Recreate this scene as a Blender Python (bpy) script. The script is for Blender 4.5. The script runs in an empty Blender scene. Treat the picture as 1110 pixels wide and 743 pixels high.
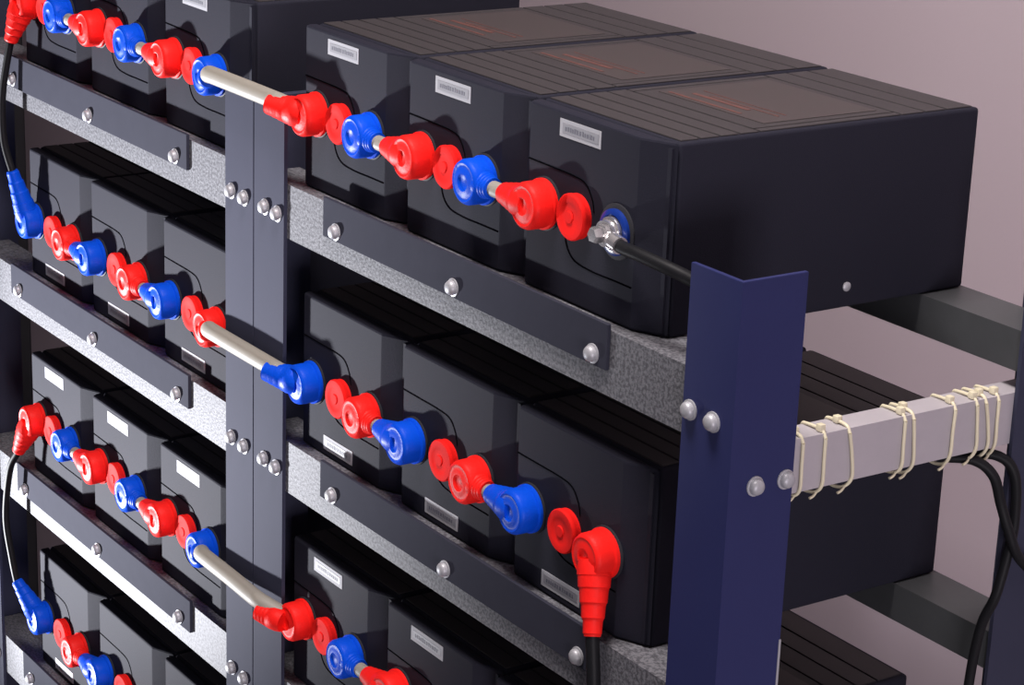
import bpy, bmesh, math, random
from mathutils import Vector, Matrix
random.seed(4)
S = bpy.context.scene
COL = S.collection
PI = math.pi

# ------------------------------------------------------------------ materials
def mat(name, color, rough=.5, metal=0., noise=None, bump=None, spec=.5, coat=0.):
    m = bpy.data.materials.new(name); m.use_nodes = True
    nt = m.node_tree; b = nt.nodes['Principled BSDF']
    b.inputs['Base Color'].default_value = (*color, 1)
    b.inputs['Roughness'].default_value = rough
    b.inputs['Metallic'].default_value = metal
    b.inputs['Specular IOR Level'].default_value = spec
    b.inputs['Coat Weight'].default_value = coat
    tc = nt.nodes.new('ShaderNodeTexCoord')
    if noise:
        sc, amt, col2 = noise
        n = nt.nodes.new('ShaderNodeTexNoise'); n.inputs['Scale'].default_value = sc
        n.inputs['Detail'].default_value = 6; n.inputs['Roughness'].default_value = .65
        nt.links.new(tc.outputs['Object'], n.inputs['Vector'])
        r = nt.nodes.new('ShaderNodeValToRGB')
        r.color_ramp.elements[0].position = .5 - amt; r.color_ramp.elements[1].position = .5 + amt
        r.color_ramp.elements[0].color = (*color, 1); r.color_ramp.elements[1].color = (*col2, 1)
        nt.links.new(n.outputs['Fac'], r.inputs['Fac'])
        nt.links.new(r.outputs['Color'], b.inputs['Base Color'])
    if bump:
        sc, st = bump
        n2 = nt.nodes.new('ShaderNodeTexNoise'); n2.inputs['Scale'].default_value = sc
        n2.inputs['Detail'].default_value = 4
        nt.links.new(tc.outputs['Object'], n2.inputs['Vector'])
        bp = nt.nodes.new('ShaderNodeBump'); bp.inputs['Strength'].default_value = st
        bp.inputs['Distance'].default_value = .001
        nt.links.new(n2.outputs['Fac'], bp.inputs['Height'])
        nt.links.new(bp.outputs['Normal'], b.inputs['Normal'])
    return m

M_wall = mat('painted_plaster', (.46, .365, .42), .85, noise=(1.6, .35, (.46, .385, .415)), bump=(90, .25))
M_floor = mat('grey_concrete', (.30, .29, .29), .7, noise=(6, .3, (.36, .35, .34)))
M_ceil = mat('white_ceiling_paint', (.75, .73, .71), .9)
M_case = mat('black_plastic', (.0200, .0200, .0305), .68, bump=(900, .22), spec=.06)
M_rib = mat('ribbed_black_plastic', (.036, .032, .034), .5, bump=(900, .2), spec=.22)
M_groove = mat('dark_groove', (.003, .003, .004), 1., spec=0.)
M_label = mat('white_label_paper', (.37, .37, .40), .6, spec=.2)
M_grey = mat('grey_label_field', (.22, .22, .245), .55)
M_ink = mat('label_ink', (.10, .10, .13), .6)
M_printA = mat('faded_orange_print', (.16, .050, .034), .5, noise=(120, .2, (.07, .030, .028)))
M_printB = mat('faded_brown_print', (.042, .030, .031), .5, noise=(60, .2, (.036, .031, .029)))
M_red = mat('red_vinyl', (.92, .015, .012), .5, bump=(260, .35), spec=.15)
M_red2 = mat('red_cap_plastic', (.88, .016, .014), .7, bump=(260, .2), spec=.05)
M_blue = mat('blue_vinyl', (.002, .072, .66), .42, bump=(260, .35), spec=.12)
M_bluecol = mat('dark_blue_plastic', (.006, .03, .22), .3)
M_post = mat('navy_painted_steel', (.043, .045, .075), .72, noise=(30, .35, (.039, .041, .069)), bump=(300, .08), spec=.08)
M_navy = mat('navy_gloss_painted_steel', (.026, .031, .108), .45, noise=(30, .35, (.024, .028, .100)), bump=(300, .08), spec=.15)
M_strip = mat('slate_painted_steel', (.041, .042, .060), .8, noise=(40, .3, (.035, .036, .052)), bump=(200, .08), spec=.05)
M_galv = mat('galvanised_steel', (.085, .084, .096), .55, .05, noise=(300, .07, (.185, .185, .205)), bump=(330, .5), spec=.12)
M_rear = mat('dull_grey_steel', (.075, .078, .085), .5, .2, noise=(60, .3, (.065, .068, .072)))
M_bar = mat('zinc_plated_bar', (.46, .43, .46), .5, .1, noise=(40, .3, (.42, .39, .42)))
M_zinc = mat('zinc_bolt', (.42, .42, .45), .45, .25)
M_chrome = mat('nickel_plate', (.75, .73, .74), .22, .85)
M_cable = mat('black_rubber', (.010, .010, .012), .5, spec=.14)
M_link = mat('cream_heat_shrink', (.31, .285, .245), .55, bump=(160, .2))
M_tie = mat('ivory_nylon', (.72, .66, .48), .4)
M_dark = mat('black_painted_steel', (.010, .010, .013), .5)
M_rim = mat('pale_rim', (.03, .03, .036), .6, spec=.1)

# ------------------------------------------------------------------ mesh helpers
def bx(bm, x0, x1, y0, y1, z0, z1, bev=0., seg=2):
    r = bmesh.ops.create_cube(bm, size=1)
    vs = r['verts']
    for v in vs:
        v.co = Vector((x0 + (v.co.x + .5) * (x1 - x0), y0 + (v.co.y + .5) * (y1 - y0), z0 + (v.co.z + .5) * (z1 - z0)))
    if bev:
        es = list({e for v in vs for e in v.link_edges})
        bmesh.ops.bevel(bm, geom=es, offset=bev, segments=seg, affect='EDGES', profile=.5)

def prism(bm, pts, axis, a, b, bev=0.):
    """extrude a closed 2-D outline along an axis; pts are the other two coordinates in axis order"""
    def P(p, t):
        if axis == 'x': return (t, p[0], p[1])
        if axis == 'y': return (p[0], t, p[1])
        return (p[0], p[1], t)
    va = [bm.verts.new(P(p, a)) for p in pts]; vb = [bm.verts.new(P(p, b)) for p in pts]
    n = len(pts)
    fs = [bm.faces.new(va), bm.faces.new(vb[::-1])]
    for i in range(n):
        fs.append(bm.faces.new((va[i], vb[i], vb[(i + 1) % n], va[(i + 1) % n])))
    bmesh.ops.recalc_face_normals(bm, faces=fs)
    if bev:
        es = [e for f in fs[:2] for e in f.edges]
        bmesh.ops.bevel(bm, geom=es, offset=bev, segments=2, affect='EDGES', profile=.5)

def frame(d):
    d = Vector(d).normalized()
    a = Vector((0, 0, 1)) if abs(d.z) < .9 else Vector((1, 0, 0))
    u = d.cross(a).normalized(); v = d.cross(u).normalized()
    return d, u, v

def lathe(bm, o, d, prof, n=28, squash=1.):
    """revolve (radius, distance) pairs about the line o + t*d"""
    o = Vector(o); d, u, v = frame(d); rings = []
    for r, t in prof:
        if r < 1e-6: rings.append([bm.verts.new(o + d * t)]); continue
        rings.append([bm.verts.new(o + d * t + (u * math.cos(2 * PI * k / n) + v * math.sin(2 * PI * k / n) * squash) * r) for k in range(n)])
    fs = []
    for A, B in zip(rings, rings[1:]):
        for k in range(n):
            k2 = (k + 1) % n
            q = [A[k % len(A)], A[k2 % len(A)], B[k2 % len(B)], B[k % len(B)]]
            q2 = []
            for w in q:
                if w not in q2: q2.append(w)
            if len(q2) > 2: fs.append(bm.faces.new(q2))
    for R in (rings[0], rings[-1]):
        if len(R) > 2: fs.append(bm.faces.new(R))
    bmesh.ops.recalc_face_normals(bm, faces=fs)

def catmull(pts, k=10):
    P = [Vector(p) for p in pts]; P = [P[0] * 2 - P[1]] + P + [P[-1] * 2 - P[-2]]
    out = []
    for i in range(1, len(P) - 2):
        a, b, c, d = P[i - 1:i + 3]
        for j in range(k):
            t = j / k
            out.append(.5 * ((2 * b) + (c - a) * t + (2 * a - 5 * b + 4 * c - d) * t * t + (3 * b - a - 3 * c + d) * t ** 3))
    out.append(P[-2]); return out

def tube(bm, pts, r, n=14, smooth=True, k=10):
    C = catmull(pts, k) if smooth else [Vector(p) for p in pts]
    T = [(C[min(i + 1, len(C) - 1)] - C[max(i - 1, 0)]).normalized() for i in range(len(C))]
    d, u, v = frame(T[0]); rings = []
    for i, (c, t) in enumerate(zip(C, T)):
        u = (u - t * u.dot(t)).normalized(); v = t.cross(u)
        rr = r(i / (len(C) - 1)) if callable(r) else r
        rings.append([bm.verts.new(c + (u * math.cos(2 * PI * q / n) + v * math.sin(2 * PI * q / n)) * rr) for q in range(n)])
    fs = []
    for A, B in zip(rings, rings[1:]):
        for q in range(n): fs.append(bm.faces.new((A[q], A[(q + 1) % n], B[(q + 1) % n], B[q])))
    fs.append(bm.faces.new(rings[0])); fs.append(bm.faces.new(rings[-1]))
    bmesh.ops.recalc_face_normals(bm, faces=fs)

def wpos(p):
    v = Vector((0, 0, 0))
    while p: v += p.location; p = p.parent
    return v

def obj(name, bm, m, parent=None, smooth=None):
    off = wpos(parent)
    if off.length: bmesh.ops.translate(bm, verts=bm.verts, vec=-off)
    me = bpy.data.meshes.new(name); bm.to_mesh(me); bm.free()
    if smooth is not None:
        lim = math.radians(smooth)
        for p in me.polygons: p.use_smooth = True
        b2 = bmesh.new(); b2.from_mesh(me)
        for e in b2.edges:
            if len(e.link_faces) == 2 and e.calc_face_angle(0) > lim: e.smooth = False
        b2.to_mesh(me); b2.free()
    me.materials.append(m)
    o = bpy.data.objects.new(name, me); COL.objects.link(o); o.parent = parent
    return o

def thing(name, label, cat, loc=(0, 0, 0), group=None):
    o = bpy.data.objects.new(name, None); COL.objects.link(o); o.location = loc
    o.empty_display_size = .03
    o['label'] = label; o['category'] = cat
    if group: o['group'] = group
    return o

def struct(name, bm, m):
    o = obj(name, bm, m); o['kind'] = 'structure'; return o

# ------------------------------------------------------------------ measures (metres)
FY = .0131                                   # plane of the battery fronts
LV = [0., -.2742, -.5485, -.8230]            # the four shelf levels in view
RT = .0562; BZ = .0566                                   # top of a shelf rail above its level
FLOOR = -1.90

# ------------------------------------------------------------------ the room
b = bmesh.new(); bx(b, -4.2, 4.6, .80, .92, FLOOR, 1.75); struct('wall_back', b, M_wall)
b = bmesh.new(); bx(b, -4.32, -4.2, -3.6, .92, FLOOR, 1.75); struct('wall_left', b, M_wall)
b = bmesh.new(); bx(b, -4.32, 4.6, -3.6, .92, FLOOR - .1, FLOOR); struct('floor', b, M_floor)
b = bmesh.new(); bx(b, -4.32, 4.6, -3.6, .92, 1.75, 1.85); struct('ceiling', b, M_ceil)

# ------------------------------------------------------------------ rack: one welded and bolted thing
rack = thing('battery_rack', 'navy steel battery rack with galvanised shelf rails and bolted retaining strips', 'rack', (0, .17, FLOOR))

def bolt_bm(p, d, r=.0068):
    bm = bmesh.new()
    lathe(bm, p, d, [(r * 1.25, 0), (r * 1.25, .0012), (r * 1.02, .0016), (r, .0042), (r * .8, .0062), (r * .45, .0072), (0, .0075)], 20)
    return bm
def bolt(p, d, parent, r=.0068):
    return obj('bolt', bolt_bm(p, d, r), M_zinc, parent, 40)

T = .004
def post(x0, x1, yf, sgn, side, ztop, deep=.0646, m=None):
    """steel angle: flange in the plane y=yf, second flange on one side running towards sgn*y"""
    y1 = yf + sgn * deep; yt = yf + sgn * T
    xs = (x1 - T, x1) if side > 0 else (x0, x0 + T)
    xa, xb = (x0, x1)
    if side > 0: pts = [(xa, yf), (xb, yf), (xb, y1), (xb - T, y1), (xb - T, yt), (xa, yt)]
    else: pts = [(xa, yf), (xa, y1), (xa + T, y1), (xa + T, yt), (xb, yt), (xb, yf)]
    bm = bmesh.new(); prism(bm, pts, 'z', FLOOR, ztop, .0006)
    return obj('post', bm, m or M_post, rack)

PF = -.004
p_right = post(.6852, .7473, PF, 1, 1, .1415, m=M_navy); p_right['label'] = 'navy blue front post'
bm = bmesh.new(); bx(bm, .7462, .7479, .0592, .0613, -.240, -.166); bare = obj('pale_edge_strip', bm, M_label, p_right); bare['label'] = 'pale edge strip'  # thin pale strip along the rear edge of the side flange
p_midr = post(-.0312, .0325, PF, 1, -1, .134)
p_midl = post(-.0955, -.0334, PF, 1, 1, .134)
p_left = post(-.8360, -.7735, PF, 1, -1, .134)
RB = .3705
p_rr = post(.6852, .7473, RB, -1, 1, .1415, .0655)
p_rmr = post(-.0312, .0350, RB, -1, -1, .134)
p_rml = post(-.0955, -.0334, RB, -1, 1, .134)
p_rl = post(-.8360, -.7735, RB, -1, -1, .134)

bays = {'L': (-.829, -.0380, -.700, -.187), 'R': (-.0266, .7428, .112, .5825)}
for li, z in enumerate(LV):
    for bay, (x0, x1, s0, s1) in bays.items():
        bm = bmesh.new()
        zt = z + RT
        prism(bm, [(0, z), (T, z), (T, zt - T), (.046, zt - T), (.046, zt), (0, zt)], 'x', x0, x1, .0006)
        rail = obj('shelf_rail', bm, M_galv, rack)
        bm = bmesh.new()
        prism(bm, [(.307, z + .0205), (.311, z + .0205), (.311, zt - T), (.3600, zt - T), (.3600, zt), (.307, zt)], 'x', x0, x1, .0005)
        obj('rear_rail', bm, M_rear, rack)
        bm = bmesh.new()
        bx(bm, s0, s1, -.004, -.0001, z + .0225, z + .0622, .0007)
        st = obj('retaining_strip', bm, M_strip, rack); st['label'] = 'dark slate painted strip'
        for xb in ((-.6725, -.4425, -.2145) if bay == 'L' else (.138, .350, .564)):
            bolt((xb, -.004, z + .0325), (0, -1, 0), st)
    for pst, xs in ((p_left, (-.8200, -.7900)), (p_midl, (-.0810, -.0520)), (p_midr, (-.0070, .0195)), (p_right, (.6947, .7235))):
        for k, xb in enumerate(xs):
            bolt((xb, PF, z + .0240 - .001 * k), (0, -1, 0), pst)

# crossbars from front to rear posts (box section); the right-hand one is the one in view
def crossbar(xo, zc):
    bm = bmesh.new()
    z0, z1 = zc - .0230, zc + .0225
    y0, y1 = .0002, .3660
    pts = [(xo - .026, z0), (xo, z0), (xo, z1), (xo - .026, z1)]
    prism(bm, pts, 'y', y0, y1, .0012)
    return obj('crossbar', bm, M_bar, rack)
cb = crossbar(.7432, -.0197)
for yb in (.0219, .0528): bolt((.7473, yb, -.0267), (1, 0, 0), p_right, .0066)

# ------------------------------------------------------------------ batteries
BW, BD, BH = .1900, .343, .1630
SEAM = .0145
def lid_outline():
    s = SEAM - .0006
    return [(.0005, s), (.0005, .0046), (.0022, .0014), (.0050, 0), (.1575, 0), (.1595, .0005), (.1866, .0130), (.1895, s)]

def face_line(bm, pts, w=.0011):
    """a narrow raised seam on the lid face (y just in front of it)"""
    P = catmull([(p[0], 0, p[1]) for p in pts], 6) if len(pts) > 2 else [Vector((p[0], 0, p[1])) for p in pts]
    for a, c in zip(P, P[1:]):
        d = (c - a).normalized(); nrm = Vector((-d.z, 0, d.x)) * w / 2
        q = [a + nrm - d * w * .1, c + nrm + d * w * .1, c - nrm + d * w * .1, a - nrm - d * w * .1]
        f = [bm.verts.new((v.x, -.0005, v.z)) for v in q]; g = [bm.verts.new((v.x, .0006, v.z)) for v in q]
        bm.faces.new(f); bm.faces.new(g[::-1])
        for i in range(4): bm.faces.new((f[i], g[i], g[(i + 1) % 4], f[(i + 1) % 4]))
    bmesh.ops.recalc_face_normals(bm, faces=bm.faces)

TERM = {'up': (.0310, .0785, .1340, .0780), 'down': (.0270, .0845, .1410, .0730)}    # left terminal, cap, right terminal, height

def make_battery(kind):
    """local frame: x across, y away from the lid face, z up; origin at the front left bottom corner"""
    root = bpy.data.objects.new('battery', None); COL.objects.link(root); root.empty_display_size = .03
    bm = bmesh.new()                                                    # case with its inset neck behind the lid seam
    bx(bm, 0, BW, SEAM + .0008, BD, 0, BH - .0012, .0035, 3)
    bx(bm, .004, BW - .004, SEAM - .004, SEAM + .004, .004, BH - .006)
    case = obj('case', bm, M_case, root, 50)
    bm = bmesh.new(); prism(bm, lid_outline(), 'z', .0006, BH - .0014, .0022)
    lid = obj('lid', bm, M_case, root, 11)
    bm = bmesh.new()                                                    # two moulded seam lines
    if kind == 'up':
        hi, lo = .112, .036
    else:
        hi, lo = .118, .042
    face_line(bm, [(.004, hi), (.030, hi - .0004), (.070, hi - .0012), (.088, hi - .0045), (.098, hi - .016), (.101, hi - .026)])
    obj('moulded_seam', bm, M_groove, lid); bm = bmesh.new()
    face_line(bm, [(.060, lo + .032), (.064, lo + .014), (.076, lo + .003), (.100, lo), (.130, lo), (.156, lo)])
    obj('moulded_seam', bm, M_groove, lid)
    bm = bmesh.new()                                                    # ribs on the broad side that lies uppermost
    z0, z1 = BH - .0022, BH
    def slab(x0, x1, y0, y1): bx(bm, x0, x1, y0, y1, z0, z1, .0004, 1)
    edges = [.0190, .0395, .0600, .0800, .1010]
    for a, c in zip(edges, edges[1:]): slab(.0045, BW - .0045, a, c - .0022)
    back = [.2560, .2830, .3080, .3390]
    for a, c in zip(back, back[1:]): slab(.0045, BW - .0045, a, c - .0022)
    slab(.0045, .0125, .1010, .2538); slab(BW - .0125, BW - .0045, .1010, .2538)
    slab(.0145, BW - .0145, .1010, .2538)
    ribs = obj('ribbed_panel', bm, M_rib, root)
    bm = bmesh.new()
    bx(bm, .024, BW - .024, .120, .244, BH, BH + .0004)
    pr = obj('printed_panel', bm, M_printB, ribs)
    bm = bmesh.new()
    for (xa, xb, ya, yb) in ((.030, .128, .1255, .1285), (.045, .120, .1400, .1445), (.060, .150, .1480, .1500), (.040, .150, .1570, .1580)):
        bx(bm, xa, xb, ya, yb, BH + .0004, BH + .0007)
    obj('printed_bands', bm, M_printA, pr)
    bm = bmesh.new(); zc = BH - .0150 if kind == 'up' else .0150      # paper label, frame + grey field + print
    xa, xb = .0480, .1060
    bx(bm, xa, xb, -.0005, .0004, zc - .0075, zc + .0075)
    lb = obj('label_sticker', bm, M_label, lid)
    bm = bmesh.new(); bx(bm, xa + .004, xb - .003, -.0008, 0, zc - .0040, zc + .0042)
    fld = obj('label_field', bm, M_grey, lb)
    bm = bmesh.new(); x = xa + .008; rr = random.Random(7)
    while x < xb - .009:
        w = rr.uniform(.0016, .0034); bx(bm, x, x + w, -.0010, 0, zc - .0018, zc + rr.uniform(.0012, .0022)); x += w + rr.uniform(.0010, .0018)
    obj('label_print', bm, M_ink, fld)
    xl, xd, xr, zt = TERM[kind]
    bm = bmesh.new()
    lathe(bm, (xd, 0, zt), (0, -1, 0), [(.0195, -.0004), (.0195, .0045), (.0200, .0052), (.0200, .0078), (.0190, .0090), (.0130, .0094), (.0120, .0088), (.0055, .0088), (.0048, .0098), (0, .0099)], 36)
    obj('vent_cap', bm, M_red2, root, 40)
    for xx in (xl, xr):                                                 # thin washers round the terminals
        bm = bmesh.new()
        lathe(bm, (xx, 0, zt), (0, -1, 0), [(.0236, -.0003), (.0236, .0012), (.0228, .0018), (.0, .0018)], 36)
        obj('terminal_washer', bm, M_rim, lid, 40)
    return root

def kids(o): return [c for c in bpy.data.objects if c.parent == o]
def copy_tree(o, parent=None):
    c = o.copy(); COL.objects.link(c); c.parent = parent
    for ch in kids(o): copy_tree(ch, c)
    return c

protos = {}
ROWS = [('L', 0, 'up', [-.6720, -.4745, -.2755]), ('R', 0, 'up', [.0411, .2370, .4325]),
        ('L', 1, 'down', [-.6720, -.4835, -.2850]), ('R', 1, 'down', [.0411, .2375, .4335]),
        ('L', 2, 'up', [-.6840, -.4915, -.3000]), ('R', 2, 'up', [.0245, .2185, .4130]),
        ('L', 3, 'down', [-.6755, -.4850, -.2940])]
lvname = ['top shelf', 'second shelf', 'third shelf', 'fourth shelf']
bayname = {'L': 'left bay', 'R': 'right bay'}
place = ['farthest left of three', 'in the middle of three', 'rightmost of three']
BAT = {}
for bay, li, kind, xs in ROWS:
    for k, x in enumerate(xs):
        loc = (x, FY, LV[li] + BZ)
        if kind not in protos:
            protos[kind] = make_battery(kind); o = protos[kind]
        else: o = copy_tree(protos[kind])
        o.location = loc
        o['label'] = 'black battery on the %s of the %s, %s' % (lvname[li], bayname[bay], place[k])
        o['category'] = 'battery'; o['group'] = 'batteries on the %s of the %s' % (lvname[li], bayname[bay])
        BAT[bay, li, k] = (loc, kind, o)
# the bare terminal and side plug of the battery next to the right-hand post
(lx, ly, lz), kd, bo = BAT['R', 0, 2]
bo['label'] = 'black battery beside the right front post, its full side and bare right terminal showing'
tx, tz = lx + TERM['up'][2], lz + TERM['up'][3]
bm = bmesh.new()
lathe(bm, (tx, FY - .0015, tz), (0, -1, 0), [(.0195, 0), (.0195, .003), (.0180, .0042), (.0150, .0046), (.0145, .0030), (.0090, .0030)], 36)
tm = obj('terminal', bm, M_bluecol, bo, 40); tm['label'] = 'dark blue terminal collar'
bm = bmesh.new(); lathe(bm, (lx + BW, .217, .0757), (1, 0, 0), [(.0042, 0), (.0042, .0012), (.003, .0022), (0, .0024)], 16)
obj('side_plug', bm, M_zinc, bo, 40)

# ------------------------------------------------------------------ terminal boots and links
def term(bay, li, k, side):
    (x, y, z), kind, o = BAT[bay, li, k]; t = TERM[kind]
    return Vector((x + (t[0] if side == 'l' else t[2]), y - .0019, z + t[3]))

def boot_bm(c, sd, ln, r0=.0135, r1=.0085, lift=.010):
    """domed cap on the terminal (axis -y) with a tapering sleeve leaving in direction sd"""
    bm = bmesh.new()
    lathe(bm, c, (0, -1, 0), [(.0222, 0), (.0222, .0030), (.0205, .0042), (.0208, .0100), (.0206, .0180), (.0192, .0210), (.0172, .0222),
                              (.0158, .0216), (.0145, .0214), (.0120, .0224), (.0080, .0230), (.0060, .0212), (0, .0210)], 36)
    sd = Vector(sd).normalized()
    o = c + Vector((0, -lift, 0))
    prof = [(r0 * .9, .004), (r0, .010), (r0, .017)]
    n = 4
    for i in range(n):
        t0 = .017 + (ln - .017) * i / n; t1 = .017 + (ln - .017) * (i + .8) / n
        ra = r0 + (r1 - r0) * (i + .3) / n; prof += [(ra, t0 + .0004), (ra * .95, t1), (ra * .90, t1 + .0003)]
    prof += [(r1, ln), (r1 * .7, ln + .0004)]
    lathe(bm, o, sd, prof, 22)
    return bm

def boot(root, colr, c, sd, ln, r0=.0135, r1=.0085, lift=.010):
    nm = 'red_boot' if colr == 'r' else 'blue_boot'
    o = obj(nm, boot_bm(c, sd, ln, r0, r1, lift), M_red if colr == 'r' else M_blue, root, 50)
    o['label'] = 'red terminal boot' if colr == 'r' else 'blue terminal boot'
    return o

colour = lambda kind, side: ('r' if side == 'l' else 'b') if kind == 'up' else ('b' if side == 'l' else 'r')
ordn = ['first', 'second', 'third']
def link(bay, li, k):
    a = term(bay, li, k, 'r'); c = term(bay, li, k + 1, 'l'); kind = BAT[bay, li, k][1]
    ca, cc = colour(kind, 'r'), colour(kind, 'l')
    root = thing('battery_link', '%s and %s capped link joining %s and %s batteries, %s of the %s' % (
        'blue' if ca == 'b' else 'red', 'red' if cc == 'r' else 'blue', ordn[k], ordn[k + 1], lvname[li], bayname[bay]),
        'battery link', tuple((a + c) / 2 + Vector((0, -.01, 0))), 'battery links on the %s of the %s' % (lvname[li], bayname[bay]))
    boot(root, ca, a, (1, 0, 0), .030, .0125, .0095)
    boot(root, cc, c, (-1, 0, 0), .046, .0155, .0090)
    bm = bmesh.new(); tube(bm, [a + Vector((.012, -.010, 0)), (a + c) / 2 + Vector((0, -.010, 0)), c + Vector((-.012, -.010, 0))], .0072)
    obj('link_bar', bm, M_link, root, 50)
for bay, li, kind, xs in ROWS:
    for k in range(2):
        link(bay, li, k)

def bridge(li):
    """long cream link passing in front of the middle posts"""
    a = term('L', li, 2, 'r'); c = term('R', li, 0, 'l'); kind = BAT['L', li, 2][1]
    ca, cc = colour(kind, 'r'), colour(kind, 'l')
    root = thing('bridging_link', 'long cream sleeved link crossing the middle posts at the %s, capped %s and %s' % (
        lvname[li], 'blue' if ca == 'b' else 'red', 'red' if cc == 'r' else 'blue'), 'battery link', tuple((a + c) / 2), 'cream links crossing the middle posts')
    boot(root, ca, a, (1, -.56, .12), .027, .0125, .0098)
    if li == 2: boot(root, cc, c, (-1, -.50, .12), .037, .0126, .0096, .0215)
    else: boot(root, cc, c, (-1, -.60, .14), .046, .0150, .0098)
    bm = bmesh.new(); P = []
    way = ((.06, -.0165), (.13, -.0240), (.22, -.0262), (.5, -.0270), (.78, -.0262), (.87, -.0250), (.94, -.0165))
    if li == 2: way = ((.06, -.0165), (.13, -.0240), (.22, -.0262), (.5, -.0290), (.74, -.0335), (.84, -.0330), (.95, -.0210))
    for t, dy in way:
        P.append(a + (c - a) * t + Vector((0, dy, max(0, -dy - .012) * .62)))
    tube(bm, P, .0092, 18)
    obj('sleeved_bar', bm, M_link, root, 50)
for li in (0, 1, 2): bridge(li)

def cable(root, pts, r=.0042, name='cable'):
    bm = bmesh.new(); tube(bm, pts, r, 14); return obj(name, bm, M_cable, root, 50)

# jumper from the top shelf down to the second shelf at the far left, and from the third to the fourth
def jumper(la, lb, mid, label):
    a = term('L', la, 0, 'l'); c = term('L', lb, 0, 'l')
    root = thing('jumper_cable', label, 'cable', tuple((a + c) / 2))
    P = [Vector(p) for p in mid]
    o1 = a + Vector((0, -.010, 0)); o2 = c + Vector((0, -.010, 0))
    d1 = P[0] - o1; d2 = P[-1] - o2
    boot(root, 'r', a, d1, d1.length, .0160, .0075)
    boot(root, 'b', c, d2, d2.length, .0145, .0070)
    cable(root, [o1 + d1 * .92] + P + [o2 + d2 * .92], .0046)
jumper(0, 1, [(-.6516, -.014, .0847), (-.6668, -.020, .0191), (-.6687, -.020, -.0398), (-.6541, -.016, -.0786)],
       'black jumper cable at far left from red boot on top shelf to blue boot below')
jumper(2, 3, [(-.6696, -.014, -.4602), (-.6850, -.020, -.4900), (-.6988, -.022, -.5600), (-.6873, -.020, -.6155), (-.6830, -.016, -.6480)],
       'black jumper cable at lower left from third shelf red boot to fourth shelf blue boot')

# lead leaving the second shelf's last battery downwards
a = term('R', 1, 2, 'r')
root = thing('battery_lead', 'black lead with long red boot hanging from second shelf beside right post', 'cable', tuple(a))
o1 = a + Vector((0, -.010, 0)); e = Vector((.5975, -.0150, -.2071)); d = e - o1
boot(root, 'r', a, d, d.length, .0152, .0072)
cable(root, [o1 + d * .9, e, (.6049, -.0165, -.2493), (.6070, -.0160, -.30), (.6060, -.0160, -.40), (.6050, -.017, -.56), (.60, -.017, -.85), (.60, -.017, -1.4), (.60, -.03, -1.88)], .0060)

# lead from the bare terminal to behind the right post
root = thing('negative_lead', 'black lead with bare silver lug on uncovered terminal beside right post', 'cable', (tx, FY - .005, tz))
bm = bmesh.new(); lathe(bm, (tx, FY - .0045, tz), (0, -1, 0), [(.0085, .0008), (.0085, .012), (.0072, .0125), (.0072, .0190), (.0060, .0215), (0, .0218)], 6)
bm2 = obj('terminal_bolt', bm, M_chrome, root, 30)
bm = bmesh.new(); lathe(bm, (tx, FY - .0055, tz), (0, -1, 0), [(.0135, 0), (.0135, .0028), (.0110, .0035), (.0110, .0090), (.008, .0090)], 28)
d = Vector((.0355, -.003, -.0062))
tube(bm, [(tx + .007, FY - .0125, tz - .0015), (tx + .014, FY - .0142, tz - .0026), (tx + .024, FY - .0148, tz - .0042)], lambda t: .0058 + .0016 * min(1, t * 2), 16)
obj('cable_lug', bm, M_chrome, root, 40)
cable(root, [(tx + .017, FY - .0145, tz - .0032), (tx + .028, FY - .0148, tz - .005), (.6154, -.0030, .1300), (.6440, .0010, .1272), (.6640, .0065, .1235), (.6860, .0110, .1190), (.7160, .0240, .109), (.7200, .0420, .085), (.7080, .0560, .050), (.7050, .060, -.03)], .0057)

# ------------------------------------------------------------------ cables under the crossbar and their ties
zb = -.0197 - .0230
for k, (pts, lab) in enumerate((
    ([(.7080, .215, -.030), (.7105, .230, zb - .0045), (.7240, .245, zb - .0075), (.7420, .266, zb - .0085), (.7530, .2795, -.0640), (.7560, .2890, -.090), (.7610, .2955, -.1120), (.7650, .3085, -.1400), (.7620, .3450, -.170), (.760, .385, -.20), (.758, .40, -.27), (.758, .40, -.5), (.752, .41, -1.2), (.75, .42, -1.88)],
     'black cable below the crossbar curving right across the rear post'),
    ([(.7080, .240, -.030), (.7105, .254, zb - .0045), (.7240, .268, zb - .0075), (.7440, .2930, zb - .0090), (.7540, .3045, -.0680), (.7545, .3098, -.1085), (.7540, .3066, -.1385), (.7530, .2980, -.178), (.742, .2950, -.215), (.734, .2960, -.30), (.734, .2950, -.52), (.732, .2930, -1.2), (.73, .292, -1.88)],
     'black cable below the crossbar dropping straight down along the rear post edge'))):
    bm = bmesh.new(); tube(bm, pts, .0045, 14)
    o = obj('hanging_cable', bm, M_cable, None, 50); o['label'] = lab; o['category'] = 'cable'; o['group'] = 'cables below the crossbar'

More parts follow.
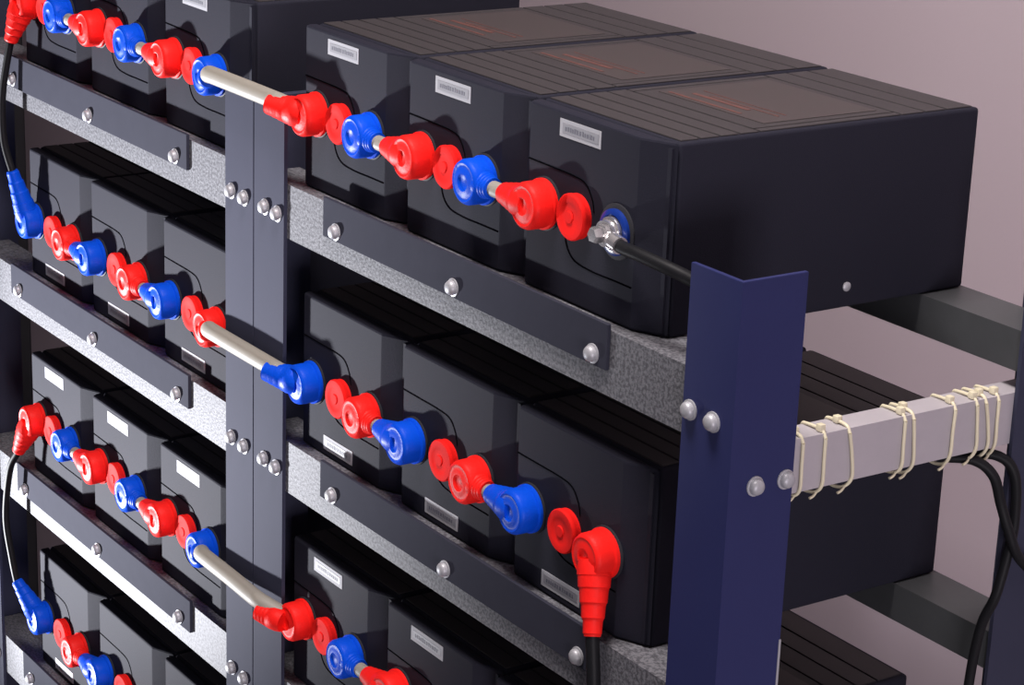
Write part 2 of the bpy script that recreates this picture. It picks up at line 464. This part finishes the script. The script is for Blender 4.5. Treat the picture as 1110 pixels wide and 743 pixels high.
X1 = .7432; X0 = X1 - .026; Z0 = -.0197 - .0230; Z1 = -.0197 + .0225
names = ['nearest the front post', 'second from the front post', 'third from the front post', 'fourth from the front post', 'fifth from the front post',
         'fourth from the rear post', 'third from the rear post', 'second from the rear post', 'nearest the rear post']
for k, (y, dy, hg, head) in enumerate(((.0712, .0, .006, .5), (.0945, .0, .008, .9), (.1240, -.004, .010, .15), (.1800, .0, .006, .9), (.1915, -.002, .010, .25),
                                    (.2350, .001, .011, .8), (.2630, -.002, .012, .9), (.2755, -.004, .013, .6), (.2860, .0, .013, .85))):
    hang = hg * .55
    root = thing('zip_tie', 'ivory zip tie around the galvanised crossbar, %s' % names[k], 'zip tie', (X1, y, Z1), 'zip ties around the crossbar')
    bm = bmesh.new(); g = .0016
    loop = [(X1 + g, y + dy, Z1 - .004), (X1 + g, y, -.0197), (X1 + g, y - dy * .5, Z0 + .003), (X1 - .003, y - .003, Z0 - hang), (X1 - .014, y - .006, Z0 - hang * 1.15), (X0 - g, y - .004, Z0 - .002),
            (X0 - g - .001, y, -.02), (X0 - g, y + dy, Z1 - .002), (X0 + .004, y + dy, Z1 + g), (X1 - .004, y + dy, Z1 + g), (X1 + g, y + dy, Z1 - .004)]
    tube(bm, loop, .0015, 8, k=5)
    obj('strap', bm, M_tie, root, 60)
    hx = X1 - .004 - .012 * (1 - head)
    bm = bmesh.new(); bx(bm, hx - .0030, hx + .0030, y + dy - .0030, y + dy + .0030, Z1 + .0004, Z1 + .0066, .0009)
    obj('tie_head', bm, M_tie, root, 40)
    bm = bmesh.new(); tube(bm, [(X1 - .002, y - .002, Z0 - hang + .0006), (X1 - .001, y - .006, Z0 - hang - .0022), (X1 - .001, y - .0100, Z0 - hang - .0036)], .0012, 8, k=4)
    obj('tie_tail', bm, M_tie, root, 60)

# ------------------------------------------------------------------ added cabinet: gives the dark left strip, deepened to block the work lamp's spill
root = thing('lamp_blocking_cabinet', 'added black cabinet at far left edge beyond the rack, sized to block the work lamp', 'cabinet', (-1.81, -.12, FLOOR))
bm = bmesh.new(); bx(bm, -2.11, -1.506, -.66, .35, FLOOR, .95, .004); obj('cabinet_body', bm, M_dark, root)
for xa, xb, hx in ((-2.105, -1.811, -1.835), (-1.805, -1.511, -1.780)):
    bm = bmesh.new(); bx(bm, xa, xb, -.678, -.6605, FLOOR + .06, .94, .003); dr = obj('door', bm, M_dark, root)
    bm = bmesh.new(); tube(bm, [(hx, -.676, -.62), (hx, -.705, -.61), (hx, -.705, -.47), (hx, -.676, -.46)], .006, 12, False); obj('handle', bm, M_zinc, dr, 50)

# ------------------------------------------------------------------ camera
f = 2489.3131; yaw, pit, rol = (math.radians(v) for v in (55.47487831834412, 17.739863579848713, 2.1561539850014153))
fw = Vector((-math.cos(pit) * math.sin(yaw), math.cos(pit) * math.cos(yaw), -math.sin(pit)))
r0 = Vector((math.cos(yaw), math.sin(yaw), 0)); u0 = r0.cross(fw)
rv = r0 * math.cos(rol) + u0 * math.sin(rol); uv = u0 * math.cos(rol) - r0 * math.sin(rol)
cam = bpy.data.cameras.new('camera'); cam.sensor_width = 36; cam.lens = f / 1110 * 36; cam.clip_start = .05
co = bpy.data.objects.new('camera', cam); COL.objects.link(co)
mw = Matrix((rv, uv, -fw)).transposed().to_4x4(); mw.translation = Vector((2.009, -1.0792, .6149))
co.matrix_world = mw; S.camera = co

# ------------------------------------------------------------------ light
def area(name, loc, aim, size, power, colr, sy=None):
    l = bpy.data.lights.new(name, 'AREA'); l.energy = power; l.color = colr; l.size = size
    if sy: l.shape = 'RECTANGLE'; l.size_y = sy
    o = bpy.data.objects.new(name, l); COL.objects.link(o); o.location = loc
    o.rotation_euler = (Vector(aim) - Vector(loc)).to_track_quat('-Z', 'Y').to_euler(); return o
# work lamp standing low at the front left
l = bpy.data.lights.new('work_lamp', 'SPOT'); l.energy = 2050; l.color = (.94, .95, 1); l.spot_size = math.radians(24); l.spot_blend = 1; l.shadow_soft_size = .10
o = bpy.data.objects.new('work_lamp', l); COL.objects.link(o); o.location = (-2.6, -1.70, -1.80)
o.rotation_euler = (Vector((-.60, .0, -.30)) - o.location).to_track_quat('-Z', 'Y').to_euler()
# ceiling lamp and daylight from a window to the right
area('ceiling_lamp', (.55, -.40, 1.70), (.55, .2, 0), .7, 55, (1, .93, .90), .5)
area('window_daylight', (4.4, -1.35, -.65), (.8, .6, -.3), 1.4, 74, (1, .92, .98), 1.2)

W = bpy.data.worlds.new('world'); S.world = W; W.use_nodes = True
W.node_tree.nodes['Background'].inputs['Color'].default_value = (.75, .78, 1, 1)
W.node_tree.nodes['Background'].inputs['Strength'].default_value = .065

S.view_settings.view_transform = 'Standard'; S.view_settings.look = 'None'
S.view_settings.gamma = 1; S.view_settings.use_curve_mapping = False; S.view_settings.exposure = 0
